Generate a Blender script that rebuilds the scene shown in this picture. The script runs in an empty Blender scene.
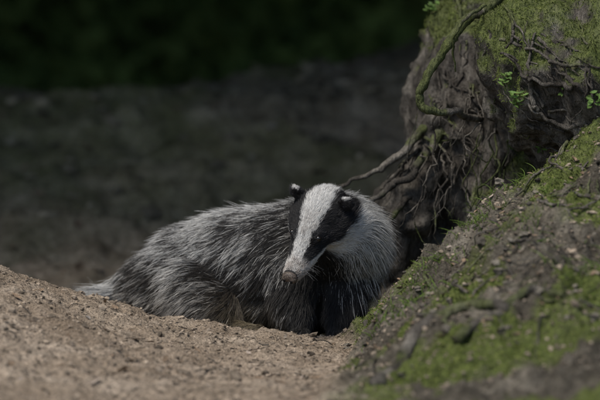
import bpy, math, random
import numpy as np
from mathutils import Vector, Matrix, kdtree, bvhtree
rng=np.random.default_rng(7); random.seed(7)
S=0.002167
scene=bpy.context.scene
col=scene.collection

# ---------------------------------------------------------------- noise
def _hash(ix,iy,iz,seed):
    h=(ix.astype(np.uint32)*np.uint32(374761393)+iy.astype(np.uint32)*np.uint32(668265263)+iz.astype(np.uint32)*np.uint32(2147483647)+np.uint32(seed*1013904223&0xffffffff))
    h=(h^(h>>np.uint32(13)))*np.uint32(1274126177)
    h=(h^(h>>np.uint32(16)))*np.uint32(2246822519)
    h=h^(h>>np.uint32(15))
    return (h&np.uint32(0xffffff)).astype(np.float64)/0xffffff*2-1
def vnoise(P,seed=0):
    P=np.asarray(P,float)+1000.0
    i=np.floor(P).astype(np.int64); f=P-i; u=f*f*f*(f*(f*6-15)+10)
    r=0
    for dx in (0,1):
        wx=u[:,0] if dx else 1-u[:,0]
        for dy in (0,1):
            wy=u[:,1] if dy else 1-u[:,1]
            for dz in (0,1):
                wz=u[:,2] if dz else 1-u[:,2]
                r=r+wx*wy*wz*_hash(i[:,0]+dx,i[:,1]+dy,i[:,2]+dz,seed)
    return r
def fbm(P,scale,octv=4,seed=0,gain=0.5):
    P=np.asarray(P,float); a=1;s=0;t=0
    for o in range(octv):
        s=s+a*vnoise(P*scale*(2.03**o)+o*17.3,seed+o); t+=a; a*=gain
    return s/t
def sm(a,b,x):
    t=np.clip((x-a)/(b-a),0,1); return t*t*(3-2*t)
def nrm(v): return v/np.maximum(np.linalg.norm(v,axis=-1,keepdims=True),1e-9)

# ---------------------------------------------------------------- materials
def mat_new(name):
    m=bpy.data.materials.new(name); m.use_nodes=True
    nt=m.node_tree; b=nt.nodes['Principled BSDF']
    b.inputs['Roughness'].default_value=0.85
    b.inputs['Specular IOR Level'].default_value=0.2
    return m,nt,b
def N_(nt,t,**k):
    n=nt.nodes.new(t)
    for a,v in k.items(): setattr(n,a,v)
    return n
def noise_node(nt,scale,detail=6,rough=0.6,vec=None):
    n=N_(nt,'ShaderNodeTexNoise'); n.inputs['Scale'].default_value=scale; n.inputs['Detail'].default_value=detail; n.inputs['Roughness'].default_value=rough
    if vec: nt.links.new(vec,n.inputs['Vector'])
    return n
def mixc(nt,fac,a,b,mode='MIX'):
    m=N_(nt,'ShaderNodeMix',data_type='RGBA',blend_type=mode)
    for s,v in ((m.inputs[0],fac),(m.inputs[6],a),(m.inputs[7],b)):
        if isinstance(v,bpy.types.NodeSocket): nt.links.new(v,s)
        elif isinstance(v,(int,float)): s.default_value=v
        else: s.default_value=(*v,1)
    return m.outputs[2]
def ramp(nt,inp,stops):
    r=N_(nt,'ShaderNodeValToRGB'); nt.links.new(inp,r.inputs[0])
    e=r.color_ramp.elements
    while len(e)<len(stops): e.new(0.5)
    for k,(p,c) in enumerate(stops):
        e[k].position=p; e[k].color=(*c,1) if not isinstance(c,(int,float)) else (c,c,c,1)
    return r.outputs[0]
def bump(nt,b,h,dist,strength=1.0,prev=None):
    bn=N_(nt,'ShaderNodeBump'); bn.inputs['Distance'].default_value=dist; bn.inputs['Strength'].default_value=strength
    nt.links.new(h,bn.inputs['Height'])
    if prev: nt.links.new(prev,bn.inputs['Normal'])
    nt.links.new(bn.outputs[0],b.inputs['Normal']); return bn.outputs[0]
def attr(nt,name):
    a=N_(nt,'ShaderNodeAttribute'); a.attribute_name=name; return a
def geo_pos(nt):
    return N_(nt,'ShaderNodeNewGeometry').outputs['Position']

def mat_attr_col(name,rough=0.7,spec=0.2,vary=None):
    m,nt,b=mat_new(name); a=attr(nt,'col'); c=a.outputs['Color']
    if vary:
        n=noise_node(nt,vary,4,0.6,geo_pos(nt)); c=mixc(nt,1.0,c,ramp(nt,n.outputs['Fac'],[(0.3,0.55),(0.7,1.35)]),'MULTIPLY')
    nt.links.new(c,b.inputs['Base Color']); b.inputs['Roughness'].default_value=rough; b.inputs['Specular IOR Level'].default_value=spec
    return m

MOSS=[(0.3,(0.034,0.046,0.011)),(0.55,(0.105,0.132,0.030)),(0.75,(0.20,0.225,0.055))]
def make_ground_mat():
    m,nt,b=mat_new('ground_soil'); P=geo_pos(nt)
    z=attr(nt,'sand').outputs['Fac']; mo=attr(nt,'moss').outputs['Fac']; hu=attr(nt,'humus').outputs['Fac']
    n1=noise_node(nt,7,6,0.65,P); n2=noise_node(nt,60,4,0.7,P); n3=noise_node(nt,260,2,0.7,P)
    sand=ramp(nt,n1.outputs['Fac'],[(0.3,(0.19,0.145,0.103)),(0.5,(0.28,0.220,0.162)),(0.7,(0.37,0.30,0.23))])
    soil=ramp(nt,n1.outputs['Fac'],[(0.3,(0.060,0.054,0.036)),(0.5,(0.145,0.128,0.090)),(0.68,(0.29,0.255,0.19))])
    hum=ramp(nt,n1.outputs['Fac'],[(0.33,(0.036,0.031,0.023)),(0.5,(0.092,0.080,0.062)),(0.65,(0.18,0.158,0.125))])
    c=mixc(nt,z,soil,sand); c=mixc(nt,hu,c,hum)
    c=mixc(nt,1.0,c,ramp(nt,n2.outputs['Fac'],[(0.3,0.5),(0.5,1.0),(0.68,1.4)]),'MULTIPLY')
    c=mixc(nt,1.0,c,ramp(nt,n3.outputs['Fac'],[(0.33,0.62),(0.5,1.0),(0.66,1.3)]),'MULTIPLY')
    nm=noise_node(nt,90,3,0.7,P)
    c=mixc(nt,mo,c,ramp(nt,nm.outputs['Fac'],MOSS))
    nt.links.new(c,b.inputs['Base Color']); b.inputs['Roughness'].default_value=0.95; b.inputs['Specular IOR Level'].default_value=0.1
    p=bump(nt,b,n2.outputs['Fac'],0.014,0.9); bump(nt,b,n3.outputs['Fac'],0.004,1.0,p)
    return m
ground_mat=make_ground_mat()

def make_bark_mat():
    m,nt,b=mat_new('root_bark'); P=geo_pos(nt)
    mo=attr(nt,'moss').outputs['Fac']
    mp=N_(nt,'ShaderNodeMapping'); nt.links.new(P,mp.inputs[0]); mp.inputs['Scale'].default_value=(1,1,0.3)
    mp.inputs['Rotation'].default_value=(0,0.5,0)
    n1=noise_node(nt,22,6,0.7,mp.outputs[0]); n2=noise_node(nt,120,4,0.7,mp.outputs[0]); n0=noise_node(nt,5,4,0.6,P)
    c=ramp(nt,n1.outputs['Fac'],[(0.3,(0.025,0.021,0.017)),(0.5,(0.105,0.092,0.077)),(0.7,(0.25,0.225,0.19))])
    c=mixc(nt,1.0,c,ramp(nt,n2.outputs['Fac'],[(0.3,0.5),(0.5,1.0),(0.68,1.4)]),'MULTIPLY')
    c=mixc(nt,1.0,c,ramp(nt,n0.outputs['Fac'],[(0.35,0.55),(0.65,1.25)]),'MULTIPLY')
    c=mixc(nt,mo,c,ramp(nt,n2.outputs['Fac'],MOSS))
    nt.links.new(c,b.inputs['Base Color']); b.inputs['Roughness'].default_value=0.9; b.inputs['Specular IOR Level'].default_value=0.15
    p=bump(nt,b,n1.outputs['Fac'],0.025,1.0); bump(nt,b,n2.outputs['Fac'],0.007,1.0,p)
    return m
bark_mat=make_bark_mat()

# ---------------------------------------------------------------- mesh utils
def mesh_obj(name,V,F,mat,parent=None,smooth=True,attrs=None,colr=None):
    me=bpy.data.meshes.new(name)
    V=np.asarray(V,np.float32); F=np.asarray(F,np.int32)
    k=F.shape[1]
    me.vertices.add(len(V)); me.vertices.foreach_set('co',V.ravel())
    me.loops.add(F.size); me.loops.foreach_set('vertex_index',F.ravel())
    me.polygons.add(len(F)); me.polygons.foreach_set('loop_start',np.arange(len(F),dtype=np.int32)*k)
    me.polygons.foreach_set('use_smooth',np.full(len(F),smooth))
    me.update(calc_edges=True); me.validate()
    if attrs:
        for a,v in attrs.items():
            at=me.attributes.new(a,'FLOAT','POINT'); at.data.foreach_set('value',np.asarray(v,np.float32))
    if colr is not None:
        at=me.attributes.new('col','FLOAT_COLOR','POINT'); c=np.ones((len(V),4),np.float32); c[:,:3]=colr; at.data.foreach_set('color',c.ravel())
    me.materials.append(mat)
    o=bpy.data.objects.new(name,me); col.objects.link(o)
    if parent: o.parent=parent
    return o
def empty(name,loc=(0,0,0)):
    e=bpy.data.objects.new(name,None); col.objects.link(e); e.empty_display_size=0.1; return e

import bmesh
def ico(sub):
    bm=bmesh.new(); bmesh.ops.create_icosphere(bm,subdivisions=sub,radius=1)
    V=np.array([v.co[:] for v in bm.verts]); F=np.array([[v.index for v in f.verts] for f in bm.faces]); bm.free(); return V,F
ICO={k:ico(k) for k in (1,2,3,4)}
def merge(parts):
    Vs=[];Fs=[];o=0
    for V,F in parts: Vs.append(V);Fs.append(F+o);o+=len(V)
    return np.concatenate(Vs),np.concatenate(Fs)
def ell(c,r,R=None,sub=3):
    V,F=ICO[sub]; V=V*np.asarray(r,float)
    if R is not None: V=V@R.T
    return V+np.asarray(c,float),F
def chain(pts,n=6,R=None):
    out=[]
    for a,b in zip(pts[:-1],pts[1:]):
        a=np.array(a,float);b=np.array(b,float)
        for i in range(n):
            t=i/n; p=a*(1-t)+b*t; out.append(ell(p[:3],(p[3],)*3,None,3))
    p=np.array(pts[-1],float); out.append(ell(p[:3],(p[3],)*3,None,3))
    return out
def remesh(parts,voxel,smooth_it=3):
    V,F=merge(parts); m,_,_=mat_new('tmp')
    o=mesh_obj('tmp',V,F,m)
    md=o.modifiers.new('r','REMESH'); md.mode='VOXEL'; md.voxel_size=voxel
    s=o.modifiers.new('s','SMOOTH'); s.iterations=smooth_it; s.factor=0.6
    dg=bpy.context.evaluated_depsgraph_get(); e=o.evaluated_get(dg); me=e.to_mesh()
    n=len(me.vertices); V=np.zeros(n*3,np.float32); me.vertices.foreach_get('co',V); V=V.reshape(-1,3).astype(float)
    me.calc_loop_triangles(); T=np.zeros(len(me.loop_triangles)*3,np.int32); me.loop_triangles.foreach_get('vertices',T); T=T.reshape(-1,3)
    NN=np.zeros(n*3,np.float32); me.vertices.foreach_get('normal',NN); NN=NN.reshape(-1,3).astype(float)
    e.to_mesh_clear(); bpy.data.objects.remove(o); bpy.data.materials.remove(m)
    return V,T,NN
def vnormals(V,T):
    n=np.cross(V[T[:,1]]-V[T[:,0]],V[T[:,2]]-V[T[:,0]]); o=np.zeros_like(V)
    for k in range(3): np.add.at(o,T[:,k],n)
    return nrm(o)
def sample(V,T,n,w=None,VN=None):
    A=V[T[:,0]];B=V[T[:,1]];C=V[T[:,2]]
    ar=np.linalg.norm(np.cross(B-A,C-A),axis=1)
    if w is not None: ar=ar*np.maximum(w[T].mean(1),0)
    p=ar/ar.sum(); k=rng.choice(len(T),n,p=p)
    r1=np.sqrt(rng.random(n)); r2=rng.random(n)
    a=(1-r1)[:,None];b=(r1*(1-r2))[:,None];c=(r1*r2)[:,None]
    P=A[k]*a+B[k]*b+C[k]*c
    if VN is None: VN=vnormals(V,T)
    Nn=nrm(VN[T[k,0]]*a+VN[T[k,1]]*b+VN[T[k,2]]*c)
    return P,Nn
def strands(name,P,R,C,mat,parent=None):
    n,k,_=P.shape
    hc=bpy.data.hair_curves.new(name); hc.add_curves([k]*n)
    if 'position' not in hc.attributes: hc.attributes.new('position','FLOAT_VECTOR','POINT')
    hc.attributes['position'].data.foreach_set('vector',P.astype(np.float32).ravel())
    ra=hc.attributes.get('radius') or hc.attributes.new('radius','FLOAT','POINT')
    ra.data.foreach_set('value',R.astype(np.float32).ravel())
    ca=hc.attributes.new('col','FLOAT_COLOR','POINT'); c4=np.ones((n,k,4),np.float32); c4[...,:3]=C; ca.data.foreach_set('color',c4.ravel())
    hc.materials.append(mat)
    o=bpy.data.objects.new(name,hc); col.objects.link(o)
    if parent: o.parent=parent
    return o
def catmull(pts,n=10):
    pts=np.array(pts,float); p=np.vstack([2*pts[0]-pts[1],pts,2*pts[-1]-pts[-2]]); out=[]
    for i in range(1,len(p)-2):
        for t in np.arange(n)/n:
            out.append(0.5*((2*p[i])+(-p[i-1]+p[i+1])*t+(2*p[i-1]-5*p[i]+4*p[i+1]-p[i+2])*t*t+(-p[i-1]+3*p[i]-3*p[i+1]+p[i+2])*t**3))
    out.append(p[-2]); return np.array(out)
def tube(pts,seg=10,n=10,rough=0.15,seed=0,jit=0.0):
    c=catmull(pts,n); c[:,3]=np.maximum(c[:,3],0.0005)
    if jit>0:
        for a in range(3): c[:,a]+=jit*fbm(c[:,:3]+a*7.7,25,3,seed+a)
    P=c[:,:3]; T=nrm(np.gradient(P,axis=0)); up=np.array([0.13,0.3,0.94])
    A=nrm(np.cross(T,up)); B=np.cross(T,A)
    th=np.arange(seg)/seg*2*np.pi
    V=P[:,None]+ (A[:,None]*np.cos(th)[None,:,None]+B[:,None]*np.sin(th)[None,:,None])*c[:,3][:,None,None]
    flat=V.reshape(-1,3); cc=np.repeat(P,seg,0)
    nz=fbm(flat,0.7/ max(c[:,3].mean(),0.002),3,seed)
    flat=cc+(flat-cc)*(1+rough*2*nz)[:,None]
    m=len(P); F=[]
    for i in range(m-1):
        for j in range(seg):
            j2=(j+1)%seg; F.append([i*seg+j,i*seg+j2,(i+1)*seg+j2]); F.append([i*seg+j,(i+1)*seg+j2,(i+1)*seg+j])
    k=len(flat); flat=np.vstack([flat,P[0],P[-1]])
    for j in range(seg):
        j2=(j+1)%seg; F.append([k,j2,j]); F.append([k+1,(m-1)*seg+j,(m-1)*seg+j2])
    return flat,np.array(F)

# ---------------------------------------------------------------- ground
crx=np.array([-6,-1.5,-0.9,-0.65,-0.54,-0.433,-0.325,-0.217,-0.108,0,0.108,0.3,6])
crz=np.array([-0.05,-0.06,-0.10,-0.141,-0.18,-0.212,-0.245,-0.267,-0.280,-0.291,-0.302,-0.33,-0.33])
mx=np.array([-6,0.05,0.0975,0.152,0.217,0.325,0.433,0.53,0.65,1.0,2.0,6])
mz=np.array([-0.45,-0.36,-0.305,-0.238,-0.160,-0.060,0.025,0.105,0.18,0.30,0.38,0.4])
def ground_h(x,y,detail=True):
    P=np.stack([x,y,np.zeros_like(x)],1)
    zc=np.interp(x,crx,crz); yc=0.0+0.035*fbm(P*[1,0,0],5,2,3)
    front=zc+(y-yc)*((zc+0.31)*0.6)
    front=np.where(y<-1.6,zc+(-1.6-yc)*((zc+0.31)*0.6),front)
    back=-0.37+0.03*fbm(P,3,3,9)
    t=sm(0,0.22,y-yc)
    z=front*(1-t)+back*t
    cr=np.interp(x,[-8,-1.1,0,0.4,1.0,8],[0.0,0.035,0.115,0.215,0.29,0.4])
    bt=sm(1.1,3.4,y+0.25*fbm(P,1.3,3,21))
    bank=-0.37+(cr+0.37)*bt
    bank=bank-(sm(3.6,6.5,y))*(0.6)
    z=np.where(y>0.6,z*(1-sm(0.6,1.2,y))+bank*sm(0.6,1.2,y),z)
    tf=np.clip((-0.15-y)/0.95,0,1)
    zm=np.interp(x-0.05*fbm(P,4,3,33)+0.07*tf,mx,mz)
    zm=-0.33+(zm+0.33)*(1-0.80*tf)+0.02*sm(0.0,0.5,tf)
    tb=sm(-0.12,0.25,y)*(1-sm(0.5,0.9,x)); zm=zm-tb*0.35*sm(0.1,0.3,x)
    zm=zm*(1-sm(1.0,2.2,y))+(-0.6)*sm(1.0,2.2,y)
    kk=0.02; h=np.clip(0.5+0.5*(zm-z)/kk,0,1); zz=z*(1-h)+zm*h+kk*h*(1-h)
    mound=sm(-0.01,0.05,zm-z)
    if detail:
        d=0.020*fbm(P,3.5,4,5)+0.013*fbm(P,16,4,6)+0.006*fbm(P,60,3,8)
        d=d+mound*(0.065*fbm(P,7,5,12,0.6)+0.020*fbm(P,45,3,14))
        farb=sm(0.9,1.8,y)*(0.08*fbm(P*[0.6,1.4,1],3,5,41,0.6)+0.03*fbm(P,14,3,44))
        zz=zz+d+farb
    return zz,mound
def axis(lo,hi,step,far,g=1.25):
    a=list(np.arange(lo,hi+1e-6,step)); s=step; v=hi
    while v<far: s*=g; v+=s; a.append(v)
    s=step; v=lo; b=[]
    while v>-far: s*=g; v-=s; b.append(v)
    return np.array(b[::-1]+a)
xs=axis(-0.8,0.85,0.0045,300); 
ys=list(np.arange(-1.35,0.35,0.0055))+list(np.arange(0.35,3.6,0.016)); s=0.016; v=ys[-1]
while v<400: s*=1.2; v+=s; ys.append(v)
s=0.0055; v=-1.35; bb=[]
while v>-100: s*=1.2; v-=s; bb.append(v)
ys=np.array(bb[::-1]+ys)
X,Y=np.meshgrid(xs,ys); x=X.ravel(); y=Y.ravel()
z,mound=ground_h(x,y)
G=np.stack([x,y,z],1); nx=len(xs); ny=len(ys)
ii=(np.arange(ny-1)[:,None]*nx+np.arange(nx-1)[None]).ravel()
GF=np.stack([ii,ii+1,ii+nx+1,ii+nx],1)
P0=G*[1,1,0]
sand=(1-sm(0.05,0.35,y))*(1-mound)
bankn=fbm(P0,2.2,4,55)
sand=np.maximum(sand,0.6*sm(0.9,1.5,y)*(1-sm(2.4,3.0,y+0.3*bankn))*sm(-0.2,0.25,bankn+0.10-0.2*x))
band=fbm(P0,6,4,61); 
mossbias=-0.07+0.24*np.exp(-((x-0.27)**2/0.02+(y+0.35)**2/0.06))+0.3*np.exp(-((x-0.6)**2/0.012+(y+0.75)**2/0.06))
moss=mound*sm(0.0,0.20,band+mossbias)
bankmoss=0.35*sm(1.6,2.6,y)*sm(-0.15,0.25,fbm(P0,1.7,4,88)+0.05)
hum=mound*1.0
hum=np.maximum(hum,sm(3.0,3.8,y+0.4*bankn)*0.6)
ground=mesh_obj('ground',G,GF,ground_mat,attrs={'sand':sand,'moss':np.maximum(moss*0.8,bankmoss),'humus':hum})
GT=np.concatenate([GF[:,[0,1,2]],GF[:,[0,2,3]]])
GN=vnormals(G,GT)
gz=lambda px,py:float(ground_h(np.array([px]),np.array([py]))[0][0])

# ---------------------------------------------------------------- old tree root base
tree=empty('old_tree')
parts=[ell((0.50,0.6,0.12),(0.27,0.3,0.40),None,4),ell((0.52,0.68,0.5),(0.22,0.3,0.40),None,4),
 ell((0.74,0.16,0.27),(0.37,0.32,0.25),None,4),ell((0.66,0.40,-0.12),(0.24,0.28,0.3),None,4),
 ell((0.28,0.58,-0.18),(0.14,0.18,0.24),None,4),ell((0.9,0.5,0.45),(0.45,0.45,0.35),None,4),
 ell((1.3,0.3,0.15),(0.6,0.6,0.4),None,4)]
parts+=chain([(0.9,0.85,0.3,0.42),(0.95,0.95,0.9,0.33),(0.97,1.0,2.0,0.28),(0.93,1.05,3.6,0.24),(0.95,1.1,5.6,0.18)],8)
parts+=chain([(0.5,0.42,0.35,0.06),(0.33,0.40,0.16,0.05),(0.285,0.42,-0.02,0.045),(0.22,0.42,-0.2,0.04),(0.12,0.40,-0.36,0.03)],5)
parts+=chain([(0.45,0.36,0.2,0.05),(0.42,0.33,-0.02,0.04),(0.36,0.30,-0.2,0.035)],5)
V,T,NN=remesh(parts,0.011,3)
Q=V*[1,1,0.45]; rid=1-np.abs(fbm(Q,9,4,101))*2
d=0.055*fbm(V,5,4,91)+0.030*(rid-0.6)+0.020*fbm(V,32,3,97)
V=V+NN*d[:,None]; TN=vnormals(V,T)
up=TN[:,2]
tm=fbm(V,7,4,111)
tmoss=sm(0.02,0.25,tm+0.30*up-0.20+0.22*(V[:,0]>0.42)*sm(0.45,0.3,V[:,1])+0.20*sm(0.25,0.4,V[:,2]))
tmoss*=sm(-0.35,0.1,up)
mesh_obj('root_base',V,T,bark_mat,tree,attrs={'moss':tmoss*0.75})
TV,TT,TM=V,T,tmoss
tbvh=bvhtree.BVHTree.FromPolygons([tuple(v) for v in V],[tuple(t) for t in T])

def on_tree(px,pz,off=0.0):
    h=tbvh.ray_cast(Vector((px,-2,pz)),Vector((0,1,0)))
    if h[0] is None or h[0].y>1.0: raise ValueError('miss')
    return (px,h[0].y-off,pz)
rp=[]
def R(a,b): return ((a-300)*S,(200-b)*S)
def surf_root(lst,r0,r1,off=0.006,seed=0,seg=8,jit=0.012):
    pts=[]
    for i,(a,b) in enumerate(lst):
        px,pz=R(a,b); t=i/(len(lst)-1); r=r0*(1-t)+r1*t
        p=on_tree(px,pz,off+r*0.5); pts.append((*p,r))
    ysd=[p[1] for p in pts]
    if max(abs(a-b) for a,b in zip(ysd[:-1],ysd[1:]))>0.10: raise ValueError('gap')
    return tube(pts,seg,12,0.16,seed,jit)
rp.append(tube([(0.47,0.22,0.46,0.012),(0.43,0.12,0.43,0.011),(0.355,0.06,0.375,0.011),(0.30,0.03,0.31,0.010),(0.268,0.02,0.245,0.0095),(0.258,0.02,0.208,0.009),(0.29,0.03,0.195,0.0085),(0.34,0.08,0.185,0.008),(0.40,0.2,0.16,0.007)],10,12,0.22,5,0.010))
rp.append(tube([(0.40,0.05,0.42,0.004),(0.36,0.0,0.395,0.004),(0.33,0.0,0.345,0.003),(0.335,0.02,0.28,0.002)],6,10,0.2,6,0.01))
rp.append(tube([(0.32,0.40,0.17,0.014),(0.25,0.36,0.10,0.010),(0.18,0.34,0.045,0.007),(0.10,0.36,0.01,0.004),(0.05,0.38,-0.02,0.003)],8,10,0.2,7,0.015))
rp.append(tube([(0.33,0.36,0.12,0.012),(0.27,0.33,0.06,0.010),(0.20,0.33,0.0,0.008),(0.15,0.34,-0.04,0.005),(0.09,0.36,-0.05,0.003)],8,10,0.2,8,0.018))
rp.append(tube([(0.30,0.38,0.02,0.011),(0.24,0.34,-0.03,0.009),(0.20,0.33,-0.09,0.007),(0.19,0.33,-0.2,0.005)],8,10,0.2,9,0.015))
for k in range(26):
    xx=0.25+0.10*random.random(); zz=-0.04+0.16*random.random(); L=0.07+0.13*random.random()**1.5; r=0.001+0.003*random.random()**2
    rp.append(tube([(xx+0.04,0.44,zz+0.03,r*1.3),(xx,0.38,zz,r*1.2),(xx-L*0.35,0.36+.04*random.random(),zz-L*random.uniform(.35,.6),r*.9),(xx-L*0.7,0.37,zz-L*random.uniform(.8,1.2),r*0.4)],6,10,0.2,120+k,0.025))
for k in range(26):
    xx=0.27+0.22*random.random(); zz=0.02+0.2*random.random(); yy=0.16+0.2*random.random(); L=0.08+0.2*random.random(); r=0.001+0.002*random.random()
    rp.append(tube([(xx,yy+0.15,zz+0.03,r*1.3),(xx+random.uniform(-.02,.02),yy,zz,r),(xx+random.uniform(-.04,.02),yy-0.01,zz-L*0.5,r*.8),(xx+random.uniform(-.08,.03),yy,zz-L,r*0.4)],6,8,0.2,20+k,0.02))
for k in range(110):
    a=random.uniform(430,600); b=random.uniform(0,150); ang=random.uniform(-0.2,1.3)+(math.pi if random.random()<.3 else 0); L=random.uniform(30,120)
    lst=[(a+L*t*math.cos(ang+0.5*t)-0,b+L*t*math.sin(ang+0.5*t)) for t in (0,.25,.5,.75,1)]
    r=random.choice([0.001,0.0014,0.002,0.003,0.0045])
    try: rp.append(surf_root(lst,r*1.4,r*0.5,0.002,60+k,6,0.015))
    except Exception: pass
V,F=merge(rp); mesh_obj('exposed_roots',V,F,bark_mat,tree,attrs={'moss':0.6*sm(0.0,0.2,fbm(V,12,3,131)+0.1*(V[:,2]>0.1)-0.1)})
rp=[]
def ground_root(pts,r0,r1,off,seed,jit=0.012):
    out=[]
    for i,(a,b) in enumerate(pts):
        t=i/(len(pts)-1); r=r0*(1-t)+r1*t; out.append((a,b,gz(a,b)+off*r,r))
    return tube(out,10,10,0.22,seed,jit)
rp.append(ground_root([(0.14,-1.02),(0.18,-0.93),(0.23,-0.86),(0.29,-0.83),(0.34,-0.85),(0.40,-0.92)],0.016,0.010,0.5,201))
rp.append(ground_root([(0.29,-0.98),(0.36,-0.9),(0.44,-0.88),(0.5,-0.93)],0.010,0.006,0.5,202))
for k in range(110):
    a=random.uniform(0.15,0.7); b=random.uniform(-0.95,-0.10); an=random.uniform(-2.6,-0.3); L=random.uniform(0.05,0.22); r=random.choice([0.0009,0.0012,0.0018,0.003])
    rp.append(ground_root([(a+L*t*math.cos(an+0.8*t),b+L*t*math.sin(an+0.8*t)) for t in (0,.33,.66,1)],r*1.3,r*.5,1.0,210+k,0.015))
V,F=merge(rp); mesh_obj('mound_roots',V,F,bark_mat,tree,attrs={'moss':0.5*sm(0.0,0.2,fbm(V,14,3,133)-0.05)})

# ---------------------------------------------------------------- pebbles & crumbs, sticks, leaves
def scatter(name,xy,size,colr,mat,sub=1,flat=0.7,emb=0.3):
    V0,F0=ICO[sub]; n=len(xy); zz,_=ground_h(xy[:,0],xy[:,1])
    sc=size[:,None,None]*(0.6+0.8*rng.random((n,1,3))); 
    jit=1+0.35*(rng.random((n,len(V0),1))-0.5)*2
    V=V0[None]*jit*sc; V[...,2]*=flat
    th=rng.random(n)*6.28; c,s=np.cos(th)[:,None],np.sin(th)[:,None]
    tl=(rng.random(n)-.5)*1.0; ct,st=np.cos(tl)[:,None],np.sin(tl)[:,None]
    x_,z_=V[...,0]*ct-V[...,2]*st,V[...,0]*st+V[...,2]*ct
    x2,y2=x_*c-V[...,1]*s,x_*s+V[...,1]*c
    V=np.stack([x2+xy[:,0:1],y2+xy[:,1:2],z_+(zz+size*(0.5-emb))[:,None]],-1).reshape(-1,3)
    F=(F0[None]+(np.arange(n)*len(V0))[:,None,None]).reshape(-1,3)
    return mesh_obj(name,V,F,mat,smooth=False,colr=np.repeat(colr,len(V0),0))
stone_mat=mat_attr_col('pebble_stone',0.9,0.15,120)
n=15000; xy=np.stack([rng.uniform(-0.75,0.75,n),rng.uniform(-1.2,0.06,n)],1)
sz=0.0012+0.004*rng.random(n)**4+0.009*(rng.random(n)<0.016)*rng.random(n)
base=np.array([0.25,0.20,0.15])*(0.3+1.1*rng.random((n,1)))
scatter('pebbles',xy,sz,base,stone_mat,1)
n=1400; xy=np.stack([rng.uniform(-1.4,1.2,n),rng.uniform(1.0,3.6,n)],1)
sz=0.006+0.026*rng.random(n)**6; base=np.array([0.16,0.14,0.10])*(0.35+1.6*rng.random((n,1))**2)
scatter('soil_clods',xy,sz,base,stone_mat,1,0.5)
n=700; xy=np.stack([rng.uniform(0.10,0.72,n),rng.uniform(-1.0,-0.1,n)],1)
sz=0.002+0.010*rng.random(n)**5; base=np.array([0.11,0.097,0.078])*(0.5+1.1*rng.random((n,1)))
scatter('mound_stones',xy,sz,base,stone_mat,2,0.6)
leafmat=mat_attr_col('dead_leaf',0.8,0.2,200)
def leaves(name,P,Nn,size,colr,mat,parent=None,curl=0.25):
    n=len(P)
    L=np.array([(-1,0),(-0.4,0.42),(0.3,0.40),(1,0),(0.3,-0.40),(-0.4,-0.42),(-0.35,0),(0.35,0)],float)
    F0=np.array([(0,6,1),(1,6,7),(1,7,2),(2,7,3),(3,7,4),(4,7,6),(4,6,5),(5,6,0)])
    a=nrm(np.cross(Nn,rng.normal(size=(n,3)))); b=np.cross(Nn,a)
    cu=curl*(rng.random((n,1,1))*1.6-0.3)
    lx=L[None,:,0:1]; ly=L[None,:,1:2]
    hz=cu*(lx**2)+np.abs(ly)*curl*1.2+ (rng.random((n,8,1))-.5)*0.12
    V=P[:,None]+size[:,None,None]*(a[:,None]*lx+b[:,None]*ly+Nn[:,None]*hz)
    F=(F0[None]+(np.arange(n)*8)[:,None,None]).reshape(-1,3)
    return mesh_obj(name,V.reshape(-1,3),F,mat,parent,smooth=False,colr=np.repeat(colr,8,0))
def gpts(n,x0,x1,y0,y1,p=1.0):
    xx=rng.uniform(x0,x1,n); yy=rng.uniform(y0,y1,n); zz,_=ground_h(xx,yy); Nn=nrm(np.stack([rng.normal(0,.3,n),rng.normal(0,.3,n),np.ones(n)],1))
    return np.stack([xx,yy,zz],1),Nn
nl1=120
P1,N1=gpts(nl1,-0.62,0.25,-1.0,-0.02); P2,N2=gpts(420,-1.3,1.0,1.2,3.6); P3,N3=gpts(300,0.15,0.7,-1.0,-0.1)
Pn=np.concatenate([P1,P2,P3])+[0,0,0.004]; Nn=np.concatenate([N1,N2,N3]); n=len(Pn)
cc=np.array([0.17,0.12,0.08])*(0.5+1.0*rng.random((n,1)))+0.12*(rng.random((n,1))<0.15); cc[nl1:nl1+420]*=0.9
szs=np.concatenate([0.004+0.012*rng.random(nl1)**2,0.008+0.018*rng.random(420),0.003+0.009*rng.random(300)])
leaves('fallen_leaves',Pn,Nn,szs,cc,leafmat)
rp=[]
for k in range(140):
    a=random.uniform(-0.65,0.6); b=random.uniform(-1.0,0.0); an=random.uniform(0,6.28); L=random.uniform(0.008,0.045); r=random.uniform(0.0005,0.0014)
    rp.append(tube([(a+L*t*math.cos(an+.4*t),b+L*t*math.sin(an+.4*t),gz(a+L*t*math.cos(an+.4*t),b+L*t*math.sin(an+.4*t))+0.002,r) for t in (0,.5,1)],5,3,0.1,k))
V,F=merge(rp); mesh_obj('twigs',V,F,bark_mat,attrs={'moss':np.zeros(len(V))})

# ---------------------------------------------------------------- moss and grass
green_mat=mat_attr_col('moss_blades',0.8,0.15)
def tufts(P,Nn,L,spread,k=3):
    n=len(P); d=nrm(Nn+spread*rng.normal(size=(n,3))+[0,0,0.3]); t=np.linspace(0,1,k)
    out=P[:,None]+d[:,None]*(L[:,None]*t[None])[...,None]; side=rng.normal(size=(n,3))*0.3
    out+= (side[:,None]-[0,0,0.2])*(L[:,None]*t[None]**2)[...,None]
    return out
mw=moss*(np.abs(x)<0.85)*(y>-1.3)*(y<0.2)
P,Nn=sample(G,GT,22000,mw,GN); n=len(P); L=0.002+0.005*rng.random(n)
q=tufts(P,Nn,L,0.8); br=np.clip(0.75+0.9*fbm(P,20,3,71)+0.3*(rng.random(n)-.5),0.15,2)[:,None,None]
MC=np.array([0.118,0.146,0.034])
C=MC*br*np.array([0.5,0.9,1.3])[None,:,None]
strands('moss',q,np.tile(np.array([0.0009,0.0008,0.0003]),(n,1)),C,green_mat)
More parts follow.
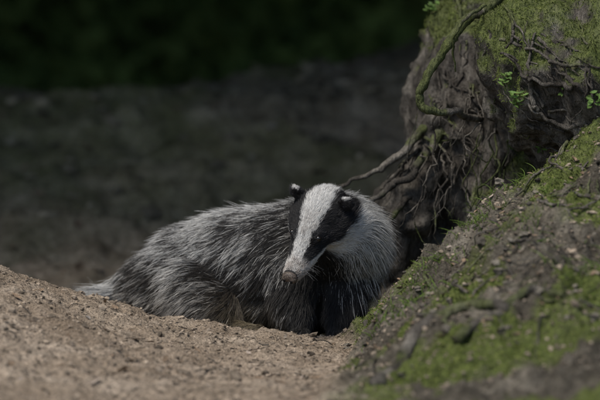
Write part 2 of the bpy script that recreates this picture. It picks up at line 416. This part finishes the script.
tw=TM*(TV[:,2]<0.55)*(TV[:,0]<0.8)*(TV[:,1]<0.7)
P,Nn=sample(TV,TT,13000,tw,TN); n=len(P); L=0.002+0.005*rng.random(n)
q=tufts(P,Nn,L,0.8); br=np.clip(0.75+0.9*fbm(P,20,3,72)+0.3*(rng.random(n)-.5),0.15,2)[:,None,None]
C=MC*br*np.array([0.5,0.9,1.3])[None,:,None]
strands('tree_moss',q,np.tile(np.array([0.0009,0.0008,0.0003]),(n,1)),C,green_mat,tree)
gp=[];
for cx,cy,m_,sp in [(0.27,-0.35,110,0.03),(0.22,-0.5,90,0.03),(0.36,-0.3,80,0.03),(0.38,-0.18,40,0.02),(0.45,-0.5,50,0.04),(0.55,-0.75,80,0.05),(0.15,-0.45,40,0.02),(0.6,-0.9,80,0.04),(0.47,-0.1,30,0.02),(0.52,-0.35,30,0.03),(0.3,-0.7,40,0.03)]:
    xx=rng.normal(cx,sp,m_);yy=rng.normal(cy,sp,m_);zz,_=ground_h(xx,yy); gp.append(np.stack([xx,yy,zz],1))
P=np.concatenate(gp); n=len(P); L=0.010+0.035*rng.random(n)**1.5
d=nrm(np.stack([rng.normal(0,.35,n),rng.normal(0,.35,n),np.ones(n)],1)); t=np.linspace(0,1,6); side=rng.normal(size=(n,3))*[.6,.6,0]
q=P[:,None]+d[:,None]*(L[:,None]*t)[...,None]+(side[:,None]-[0,0,.35])*(L[:,None]*t**2)[...,None]
C=np.array([0.10,0.15,0.03])*(0.5+0.8*rng.random((n,1,1)))*np.linspace(0.6,1.2,6)[None,:,None]
strands('grass',q,np.tile(0.0009*(1-t**2*0.9),(n,1)),C,green_mat)

# seedlings
lm,nt,b=mat_new('seedling_leaf'); a=attr(nt,'col'); nt.links.new(a.outputs['Color'],b.inputs['Base Color']); b.inputs['Roughness'].default_value=0.5
tr=N_(nt,'ShaderNodeBsdfTranslucent'); nt.links.new(a.outputs['Color'],tr.inputs[0]); ms=N_(nt,'ShaderNodeMixShader'); ms.inputs[0].default_value=0.35
nt.links.new(b.outputs[0],ms.inputs[1]); nt.links.new(tr.outputs[0],ms.inputs[2]); nt.links.new(ms.outputs[0],nt.nodes['Material Output'].inputs[0])
def seedling(base,h,nl,size,seed):
    r=random.Random(seed); e=empty('seedling'); rp=[]; LP=[];LN=[];LS=[]
    for s_ in range(3):
        dx=r.uniform(-.4,.4)*h; dy=-r.uniform(0.2,.7)*h; hh=h*r.uniform(.6,1)
        pts=[(base[0],base[1]+0.01,base[2],0.0012),(base[0]+dx*.4,base[1]+dy*.5,base[2]+hh*.6,0.001),(base[0]+dx,base[1]+dy,base[2]+hh,0.0006)]
        rp.append(tube(pts,5,6,0.05,seed)); c=catmull(pts,6)
        for k in range(nl):
            p=c[min(len(c)-1,int(len(c)*(0.35+0.65*k/nl)))][:3]; an=k*2.4+r.random()
            o=np.array([math.cos(an),math.sin(an),0.15])*size*1.0; LP.append(p+o); LN.append((0.6*math.cos(an)*-0.6,-0.7+0.4*r.uniform(-1,1),1)); LS.append(size*r.uniform(.6,1.1))
    V,F=merge(rp); mesh_obj('stem',V,F,lm,e,colr=np.tile([0.10,0.14,0.04],(len(V),1)))
    n=len(LP); c=np.array([0.14,0.23,0.06])*(0.6+0.7*rng.random((n,1)))
    leaves('leaf_blades',np.array(LP),nrm(np.array(LN)),np.array(LS),c,lm,e,0.2)
for i,(a,b_,h,nl,sz) in enumerate([(515,115,0.06,8,0.011),(524,165,0.04,7,0.009),(590,112,0.06,8,0.012),(545,160,0.04,6,0.009),(438,22,0.035,6,0.009),(560,100,0.04,6,0.010),(505,90,0.04,6,0.009)]):
    px,pz=R(a,b_)
    try: p=on_tree(px,pz,0.0)
    except ValueError: continue
    seedling(p,h,nl,sz,i+5)

# ---------------------------------------------------------------- badger
badger=empty('badger')
HS=1.10; HF=1.15
hc=np.array([0.046,0.015,-0.031]); 
hd=nrm(np.array([-0.41,-0.58,-0.71])); hl=np.array([0.917,-0.381,-0.127]); hl=nrm(hl-hd*hl.dot(hd)); hu=np.cross(hd,hl)
RH=np.stack([hd,hl,hu],1)
def H(f,l,w): return hc+(hd*f*HF+hl*l+hu*w)*HS
def hell(f,l,w,rf,rl,rw): return ell(H(f,l,w),(rf*HS*HF,rl*HS,rw*HS),RH,3)
parts=[]
parts+=chain([(-0.37,0.33,-0.24,0.055),(-0.32,0.31,-0.228,0.082),(-0.24,0.28,-0.183,0.102),(-0.15,0.25,-0.159,0.111),(-0.06,0.22,-0.148,0.113),(0.02,0.20,-0.135,0.112),(0.08,0.17,-0.13,0.100)],8)
parts+=chain([(-0.27,0.27,-0.25,0.075),(-0.15,0.23,-0.235,0.080),(0.0,0.20,-0.235,0.075),(0.08,0.17,-0.22,0.07)],6)
parts+=chain([(-0.24,0.19,-0.21,0.072),(-0.19,0.16,-0.245,0.058),(-0.17,0.13,-0.28,0.04)],5)
parts+=chain([(-0.17,0.13,-0.28,0.035),(-0.145,0.105,-0.300,0.026),(-0.11,0.07,-0.300,0.022),(-0.085,0.045,-0.298,0.018)],5)
parts+=chain([(0.00,0.13,-0.16,0.070),(-0.015,0.09,-0.22,0.046),(-0.005,0.065,-0.262,0.030),(0.0,0.05,-0.292,0.024),(0.0,0.025,-0.304,0.022)],5)
parts+=chain([(0.10,0.14,-0.16,0.07),(0.098,0.10,-0.22,0.045),(0.088,0.07,-0.265,0.030),(0.082,0.06,-0.300,0.024),(0.080,0.035,-0.314,0.022)],5)
parts+=chain([(0.075,0.17,-0.12,0.10),(0.085,0.11,-0.09,0.090),(0.065,0.05,-0.055,0.070)],6)
parts+=chain([(-0.37,0.33,-0.23,0.045),(-0.42,0.31,-0.235,0.022),(-0.465,0.29,-0.24,0.012)],5)
parts+=[hell(0,0,0,0.053,0.052,0.043),hell(0.0,0.028,-0.014,0.05,0.038,0.036),hell(0.0,-0.028,-0.014,0.05,0.038,0.036),
 hell(0.03,0,-0.004,0.05,0.042,0.036),hell(0.055,0,-0.010,0.045,0.034,0.030),hell(0.08,0,-0.015,0.035,0.028,0.025),hell(0.105,0,-0.016,0.028,0.024,0.021),hell(0.122,0,-0.013,0.018,0.020,0.018),
 hell(0.085,0,-0.030,0.035,0.018,0.014)]
EAR=(-0.014,0.054,0.032)
for s_ in (-1,1):
    parts.append(hell(EAR[0],s_*EAR[1],EAR[2],0.009,0.016,0.016))
    parts.append(hell(0.052,s_*0.020,0.014,0.022,0.011,0.010))
BV,BT,BN=remesh(parts,0.005,4)
skin,nt,b=mat_new('badger_skin'); nn=noise_node(nt,40,4,0.6,geo_pos(nt))
nt.links.new(ramp(nt,nn.outputs['Fac'],[(0.3,(0.012,0.011,0.011)),(0.7,(0.04,0.037,0.035))]),b.inputs['Base Color'])
mesh_obj('body',BV,BT,skin,badger)
bb=bvhtree.BVHTree.FromPolygons([tuple(v) for v in BV],[tuple(t) for t in BT])
def loc(P):
    d=(P-hc)/HS; return d@hd/HF,d@hl,d@hu
eyes=[]
for s_ in (-1,1):
    e=H(0.062,s_*0.040,0.018); h=bb.find_nearest(Vector(e)); eyes.append((np.array(h[0]),np.array(h[1])))
def headmask(P):
    f,l,w=loc(P); r=np.sqrt(l**2+(w+0.008)**2)
    return sm(-0.060,-0.035,f)*sm(0.095,0.075,r)*sm(-0.075,-0.05,w)
hm=headmask(BV); ys_=sm(0.38,0.26,BV[:,1]-0.15*(BV[:,0]<-0.1))
nH=46000; nB=112000
PH,NH=sample(BV,BT,nH,hm,BN); PB,NB=sample(BV,BT,nB,(1-hm)*(0.15+0.85*ys_),BN)
P=np.concatenate([PH,PB]); Nn=np.concatenate([NH,NB]); n=len(P)
f,l,w=loc(P); m=headmask(P); m[nH:]=np.minimum(m[nH:],0.999)
fl=[((-0.35,0.3,-0.15),(-0.85,0.1,-0.5),.10),((-0.25,0.2,-0.12),(-0.85,0.0,-0.45),.10),((-0.15,0.2,-0.08),(-0.85,-0.05,-0.40),.10),((-0.05,0.15,-0.05),(-0.8,-0.15,-0.45),.09),
 ((-0.05,0.1,-0.2),(-0.65,-0.1,-0.8),.09),((-0.25,0.2,-0.28),(-0.7,0,-0.7),.1),((0.0,0.08,-0.2),(-0.25,-0.1,-1),.07),((0.10,0.08,-0.25),(0.1,-0.1,-1),.08),
 ((0.16,0.12,-0.06),(0.8,0.15,-0.40),.06),((0.15,0.1,-0.15),(0.55,0.1,-0.8),.06),((0.05,0.03,-0.12),(0.1,0,-1),.05),((0.10,0.12,0.0),(0.6,0.6,0.1),.05),((0.0,0.12,0.0),(-0.55,0.5,-0.1),.05),((-0.45,0.3,-0.24),(-1,-0.1,-0.25),.06)]
D=np.zeros((n,3)); 
for p,d,r in fl:
    wgt=np.exp(-((P-np.array(p))**2).sum(1)/(2*(r*0.6)**2))+1e-12; D+=wgt[:,None]*nrm(np.array(d,float))
D=nrm(D)
hdir=nrm(-hd[None]*1.0+hl[None]*(np.sign(l)*0.35*sm(0.01,0.04,np.abs(l)))[:,None]+hu[None]*(-0.45*sm(0.0,-0.03,w)*sm(-0.0,0.05,0.06-f)-0.1)[:,None])
D=nrm(D*(1-m)[:,None]+hdir*m[:,None])
D=nrm(D+0.50*np.stack([fbm(P+k*5.5,10,3,300+k) for k in range(3)],1)*(1-0.75*m)[:,None])
Tn=nrm(D-Nn*(D*Nn).sum(1)[:,None])
ear=np.zeros(n); eartip=np.zeros(n)
for s_ in (-1,1):
    ec=H(EAR[0],s_*EAR[1],EAR[2]); de=np.linalg.norm(P-ec,axis=1); ear=np.maximum(ear,sm(0.026,0.021,de)); 
    eartip=np.maximum(eartip,(de<0.027)*sm(0.0425,0.046,w))
lift=np.where(m>0.5,0.15,0.22)+0.10*rng.normal(size=n)
dir0=nrm(Tn+Nn*np.clip(lift,0.04,0.65)[:,None]+0.12*rng.normal(size=(n,3)))
under=rng.random(n)<0.42
L=np.where(under,0.016+0.008*rng.random(n),0.028+0.022*rng.random(n))
legs=sm(-0.235,-0.28,P[:,2])*sm(0.20,0.15,P[:,1]); L=L*(1-0.65*legs)
chest=np.exp(-(((P-np.array([0.035,0.05,-0.2]))/[0.08,0.07,0.08])**2).sum(1)); L=L*(1-0.35*chest)
tail=sm(-0.37,-0.41,P[:,0]); L=L*(1-tail)+tail*(0.035+0.03*rng.random(n))
neckd=np.exp(-((P-np.array([0.16,0.10,-0.07]))**2).sum(1)/(2*0.06**2)); L=L*(1+0.35*neckd)
LH=0.006+0.003*rng.random(n)+0.008*sm(0.05,-0.03,f); 
cheek=sm(0.03,-0.025,f)*sm(0.02,0.05,np.abs(l))*sm(0.02,-0.01,w); LH=LH+0.020*cheek
LH*=1-0.45*sm(0.08,0.12,f); LH=LH*(1-ear)+0.0050*ear
L=L*(1-m)+LH*m
K=5; t=np.linspace(0,1,K)
bend=Tn*0.35+np.array([0,0,-0.22])
Q=P[:,None]+dir0[:,None]*(L[:,None]*t)[...,None]+(bend[:,None])*(L[:,None]*t**2*0.55)[...,None]
Q+= (rng.normal(size=(n,1,3))*0.14)*(L[:,None]*t**2)[...,None]
wob=np.stack([np.sin(t*5+a) for a in (0,1.7,3.1)],1)-np.array([0,np.sin(1.7),np.sin(3.1)])
Q+=wob[None]*(L*0.05*rng.normal(size=n))[:,None,None]*t[None,:,None]
nc=n//16; ci=rng.choice(n,nc,replace=False); kd=kdtree.KDTree(nc)
for i,c in enumerate(ci): kd.insert(P[c],i)
kd.balance(); near=np.array([ci[kd.find(p)[1]] for p in P])
cs=(0.62*(1-m)+0.15*m)*(0.25+0.75*rng.random(n))
dd=np.linalg.norm(P[near]-P,axis=1); cs=cs*(dd<0.014)
offc=(Q[near]-P[near][:,None])*(L/L[near])[:,None,None]+P[near][:,None]
Q=Q+(offc-Q)*(cs[:,None]*t**1.4)[...,None]
# colours
th=np.degrees(np.arctan2(np.abs(l),w+0.014))+6*fbm(P,60,3,401)+2.5*rng.normal(size=n)
white=np.array([0.69,0.67,0.635]); black=np.array([0.011,0.010,0.011])
t1=np.interp(f,[-0.06,-0.02,0.02,0.06,0.10,0.13],[26,26,24,23,36,58])
t2=np.interp(f,[-0.06,0.0,0.06,0.09,0.12],[86,86,94,82,60])
bl=sm(t1-3,t1+3,th)*(1-sm(t2-5,t2+5,th))*(1-0.8*sm(0.096,0.114,f))
thr=sm(128,150,th)*sm(0.09,0.05,f)
bl=np.maximum(bl,thr)
bl=np.maximum(bl,ear)*(1-eartip*0.9)
ch=white*(1-bl)[:,None]+black*bl[:,None]
dirt=np.clip(sm(0.085,0.125,f)*(0.8+0.5*fbm(P,90,2,409))+0.45*sm(0.02,0.2,fbm(P,60,3,411))*sm(-0.01,0.06,f),0,1)*(1-bl); ch=ch*(1-dirt[:,None]*0.7)+np.array([0.22,0.165,0.125])*dirt[:,None]*0.7
ch*= (0.62+0.48*rng.random((n,1)))
CH=np.repeat(ch[:,None],K,1)
nz=fbm(P,22,3,421)+0.9*fbm(P,8,2,423)
u=rng.random(n); uc=rng.random(n)[near]; u=0.55*u+0.45*uc
tipw=np.clip(0.45+0.50*nz+0.22*sm(-0.14,-0.04,P[:,2]),0.08,0.9)
blk=np.maximum(sm(-0.225,-0.275,P[:,2])*sm(-0.22,-0.05,P[:,0]), 1.3*np.exp(-(((P-np.array([0.03,0.03,-0.17]))/[0.075,0.08,0.075])**2).sum(1)))
blk=np.maximum(blk,1.3*np.exp(-(((P-np.array([0.065,0.03,-0.22]))/[0.06,0.08,0.08])**2).sum(1)))
blk=np.maximum(blk,0.75*np.exp(-(((P-np.array([-0.03,0.10,-0.06]))/[0.05,0.08,0.10])**2).sum(1)))
foot=np.exp(-(((P-np.array([-0.11,0.08,-0.28]))/[0.055,0.07,0.05])**2).sum(1))
warm=np.clip(0.20+sm(-0.10,-0.27,P[:,2])*sm(0.0,-0.12,P[:,0]),0,1)
wh=np.clip(np.exp(-(((P-np.array([0.155,0.07,-0.070]))/[0.060,0.09,0.085])**2).sum(1))*1.5+tail,0,1)
isw=(u<tipw*(1-np.clip(blk,0,1)*0.97))&((~under)|(rng.random(n)<0.5))
CB=np.zeros((n,K,3)); basec=np.array([0.15,0.137,0.12]); darkc=np.array([0.021,0.0195,0.019]); tipc=np.array([0.76,0.745,0.71])
tipv=(tipc*(1-0.5*warm[:,None])+np.array([0.38,0.31,0.22])*0.5*warm[:,None])*(0.5+0.6*rng.random((n,1)))
for k,tt in enumerate(t):
    a_=sm(0.15,0.35,tt); b2=sm(0.4,0.7,tt)
    c=basec*(1-a_)+darkc*a_
    cw=c*(1-b2)+tipv*b2
    dk=darkc*(0.6+1.2*u[:,None])+np.array([0.02,0.014,0.007])*warm[:,None]
    CB[:,k]=np.where(isw[:,None],cw,dk*(1-0.6*np.clip(blk,0,1))[:,None])
wl=(rng.random(n)<wh*0.88)[:,None,None]
CB=np.where(wl,np.array([0.66,0.64,0.60])*(0.5+0.5*rng.random((n,1,1))),CB)
fm=(foot*0.8)[:,None,None]; CB=CB*(1-fm)+np.array([0.24,0.19,0.115])*fm*(0.6+0.6*rng.random((n,1,1)))
M=(rng.random(n)<sm(0.25,0.75,m))[:,None,None]
C=np.where(M,CH,CB)
rad=np.where(m>0.5,0.00034,np.where(under,0.00036,0.00046))*(0.65+0.6*rng.random(n))
RR=rad[:,None]*np.array([1,1,0.9,0.6,0.12])[None]
keep=np.ones(n,bool)
for e,en in eyes: keep&=np.linalg.norm(P-e,axis=1)>0.0070
nose=H(0.137,0,-0.010); keep&=np.linalg.norm(P-nose,axis=1)>0.017
hairm=mat_attr_col('badger_hair',0.5,0.3)
strands('fur',Q[keep],RR[keep],C[keep],hairm,badger)
em,nt,b=mat_new('eye_gloss'); b.inputs['Base Color'].default_value=(0.008,0.006,0.005,1); b.inputs['Roughness'].default_value=0.12; b.inputs['Specular IOR Level'].default_value=0.5
parts=[ell(e-en*0.0006,(0.0066,)*3,None,3) for e,en in eyes]; V,F=merge(parts); mesh_obj('eyes',V,F,em,badger)
nm,nt,b=mat_new('nose_leather'); nn=noise_node(nt,300,4,0.6,geo_pos(nt)); nt.links.new(ramp(nt,nn.outputs['Fac'],[(0.35,(0.025,0.021,0.02)),(0.65,(0.16,0.125,0.10))]),b.inputs['Base Color']); b.inputs['Roughness'].default_value=0.45
bump(nt,b,nn.outputs['Fac'],0.001)
parts=[hell(0.136,0,-0.008,0.008,0.0155,0.011),hell(0.138,0.0078,-0.011,0.007,0.0085,0.0085),hell(0.138,-0.0078,-0.011,0.007,0.0085,0.0085)]
V,T2,_=remesh(parts,0.0012,3); mesh_obj('nose',V,T2,nm,badger)
dm,nt,b=mat_new('nostril_dark'); b.inputs['Base Color'].default_value=(0.004,0.003,0.003,1)
V,F=merge([hell(0.1440,0.0078,-0.011,0.0026,0.0032,0.0036),hell(0.1440,-0.0078,-0.011,0.0026,0.0032,0.0036)]); mesh_obj('nostrils',V,F,dm,badger)
cm,nt,b=mat_new('claw_horn'); b.inputs['Base Color'].default_value=(0.12,0.09,0.06,1); b.inputs['Roughness'].default_value=0.4
rp=[]
for c0,dv in [((0.0,0.007,-0.307),(0.0,-1,-0.25)),((0.080,0.017,-0.317),(0,-1,-0.25)),((-0.075,0.035,-0.300),(0.6,-0.7,-0.25))]:
    dv=nrm(np.array(dv,float)); sd=nrm(np.cross(dv,[0,0,1]))
    for k in range(5):
        o=np.array(c0)+sd*(k-2)*0.008; rp.append(tube([(*o,0.0028),(*(o+dv*0.010+[0,0,0.002]),0.0022),(*(o+dv*0.022-[0,0,0.004]),0.0006)],6,4,0.02,k))
V,F=merge(rp); mesh_obj('claws',V,F,cm,badger)
wp=[]
for k in range(22):
    s_=1 if k%2 else -1; p=H(0.100+0.02*random.random(),s_*0.018,-0.016+0.01*random.random()); h=np.array(bb.find_nearest(Vector(p))[0])
    d=nrm(hl*s_*1.0+hd*random.uniform(-.5,.5)+hu*random.uniform(-.4,.2)); LL=random.uniform(0.02,0.04)
    wp.append([h+d*LL*tt+np.array([0,0,-0.3])*LL*tt*tt for tt in np.linspace(0,1,5)])
wp=np.array(wp); strands('whiskers',wp,np.tile(np.linspace(0.00022,0.00006,5),(len(wp),1)),np.full((len(wp),5,3),0.12),hairm,badger)

# ---------------------------------------------------------------- forest, plus unseen leaves added to block light
fm_,nt,b=mat_new('forest_leaf'); nn=noise_node(nt,1.6,3,0.6,geo_pos(nt))
nt.links.new(ramp(nt,nn.outputs['Fac'],[(0.35,(0.050,0.085,0.026)),(0.65,(0.13,0.19,0.055))]),b.inputs['Base Color'])
def quads(P,size):
    n=len(P); a=nrm(rng.normal(size=(n,3))); b_=nrm(np.cross(a,rng.normal(size=(n,3))))
    s_=size[:,None]; c_=np.stack([P-a*s_,P+b_*s_*0.55,P+a*s_,P-b_*s_*0.55],1).reshape(-1,3)
    return c_,np.arange(n*4).reshape(-1,4)
n=26000; P=np.stack([rng.uniform(-10,10,n),rng.uniform(-1.5,16,n),rng.uniform(3.0,5.5,n)],1)
P=P[P[:,1]>1.5-0.47*P[:,2]+0.5*fbm(P,0.8,2,501)]  # unseen canopy, front edge slanted to keep the sun off the bank
n=12000; W1=np.stack([rng.uniform(-10,10,n),rng.uniform(12,14,n),-1+5.5*rng.random(n)],1)
n=14000; W2=np.stack([rng.uniform(-3,3,n),rng.uniform(10,12,n),-1+1.8*rng.random(n)],1)
n=5000; W3=np.stack([rng.choice([-1,1],n)*rng.uniform(6,8,n),rng.uniform(0,12,n),-0.7+5*rng.random(n)],1)  # side leaf walls out of view, added to block low skylight
n=20000; U_=np.stack([rng.uniform(-4,4,n),rng.uniform(6.2,10,n),np.zeros(n)],1); U_[:,2]=-0.6+(0.15+0.55*rng.random(n))*(0.6+0.9*fbm(U_*[1,1,0],1.1,3,511)+0.1*(U_[:,1]-6))
W_=np.concatenate([W1,W3])
V1,F1=quads(P,0.22+0.16*rng.random(len(P))); V2,F2=quads(W_,0.16+0.14*rng.random(len(W_))); V4,F4=quads(W2,0.06+0.08*rng.random(len(W2))); V3,F3=quads(U_,0.03+0.05*rng.random(len(U_)))
V,F=merge([(V1,F1),(V2,F2),(V3,F3),(V4,F4)])
forest=empty('background_forest')
mesh_obj('foliage_and_shade_canopy',V,F,fm_,forest,smooth=False)
rp=[]
for k in range(40):
    xx=random.uniform(-8,8); yy=random.uniform(6,12.5)
    if abs(xx)<1.2 and yy<9: continue
    q=random.uniform(.1,.22); rp.append(tube([(xx,yy,-1,q*1.4),(xx,yy,0.2,q),(xx+random.uniform(-.3,.3),yy,3,q*.8),(xx+random.uniform(-.5,.5),yy,6,q*.5)],10,6,0.08,k))
V,F=merge(rp); mesh_obj('trunks',V,F,bark_mat,forest,attrs={'moss':np.ones(len(V))*0.6})

# ---------------------------------------------------------------- light
az=math.radians(-140); el=math.radians(60)
sd=Vector((math.sin(az)*math.cos(el),math.cos(az)*math.cos(el),math.sin(el)))
sl=bpy.data.lights.new('sun','SUN'); sl.energy=3.7; sl.angle=math.radians(20); sl.color=(1,0.95,0.87)
so=bpy.data.objects.new('sun',sl); col.objects.link(so); so.rotation_euler=sd.to_track_quat('Z','Y').to_euler()
wd=bpy.data.worlds.new('World'); scene.world=wd; wd.use_nodes=True; nt=wd.node_tree
sk=nt.nodes.new('ShaderNodeTexSky'); sk.sky_type='NISHITA'; sk.sun_disc=False; sk.sun_elevation=el; sk.sun_rotation=az
nt.links.new(sk.outputs[0],nt.nodes['Background'].inputs[0]); nt.nodes['Background'].inputs[1].default_value=0.15
scene.view_settings.view_transform='Standard'; scene.view_settings.look='None'; scene.view_settings.exposure=0

# ---------------------------------------------------------------- camera
pitch=math.radians(4.5); D_=7.2
cd=bpy.data.cameras.new('camera'); cd.lens=200; cd.sensor_width=36; cd.clip_start=0.1; cd.clip_end=1000
cd.dof.use_dof=True; cd.dof.focus_distance=7.15; cd.dof.aperture_fstop=2.8
co=bpy.data.objects.new('camera',cd); col.objects.link(co); co.location=(0,-D_*math.cos(pitch),D_*math.sin(pitch)); co.rotation_euler=(math.pi/2-pitch,0,0)
scene.camera=co
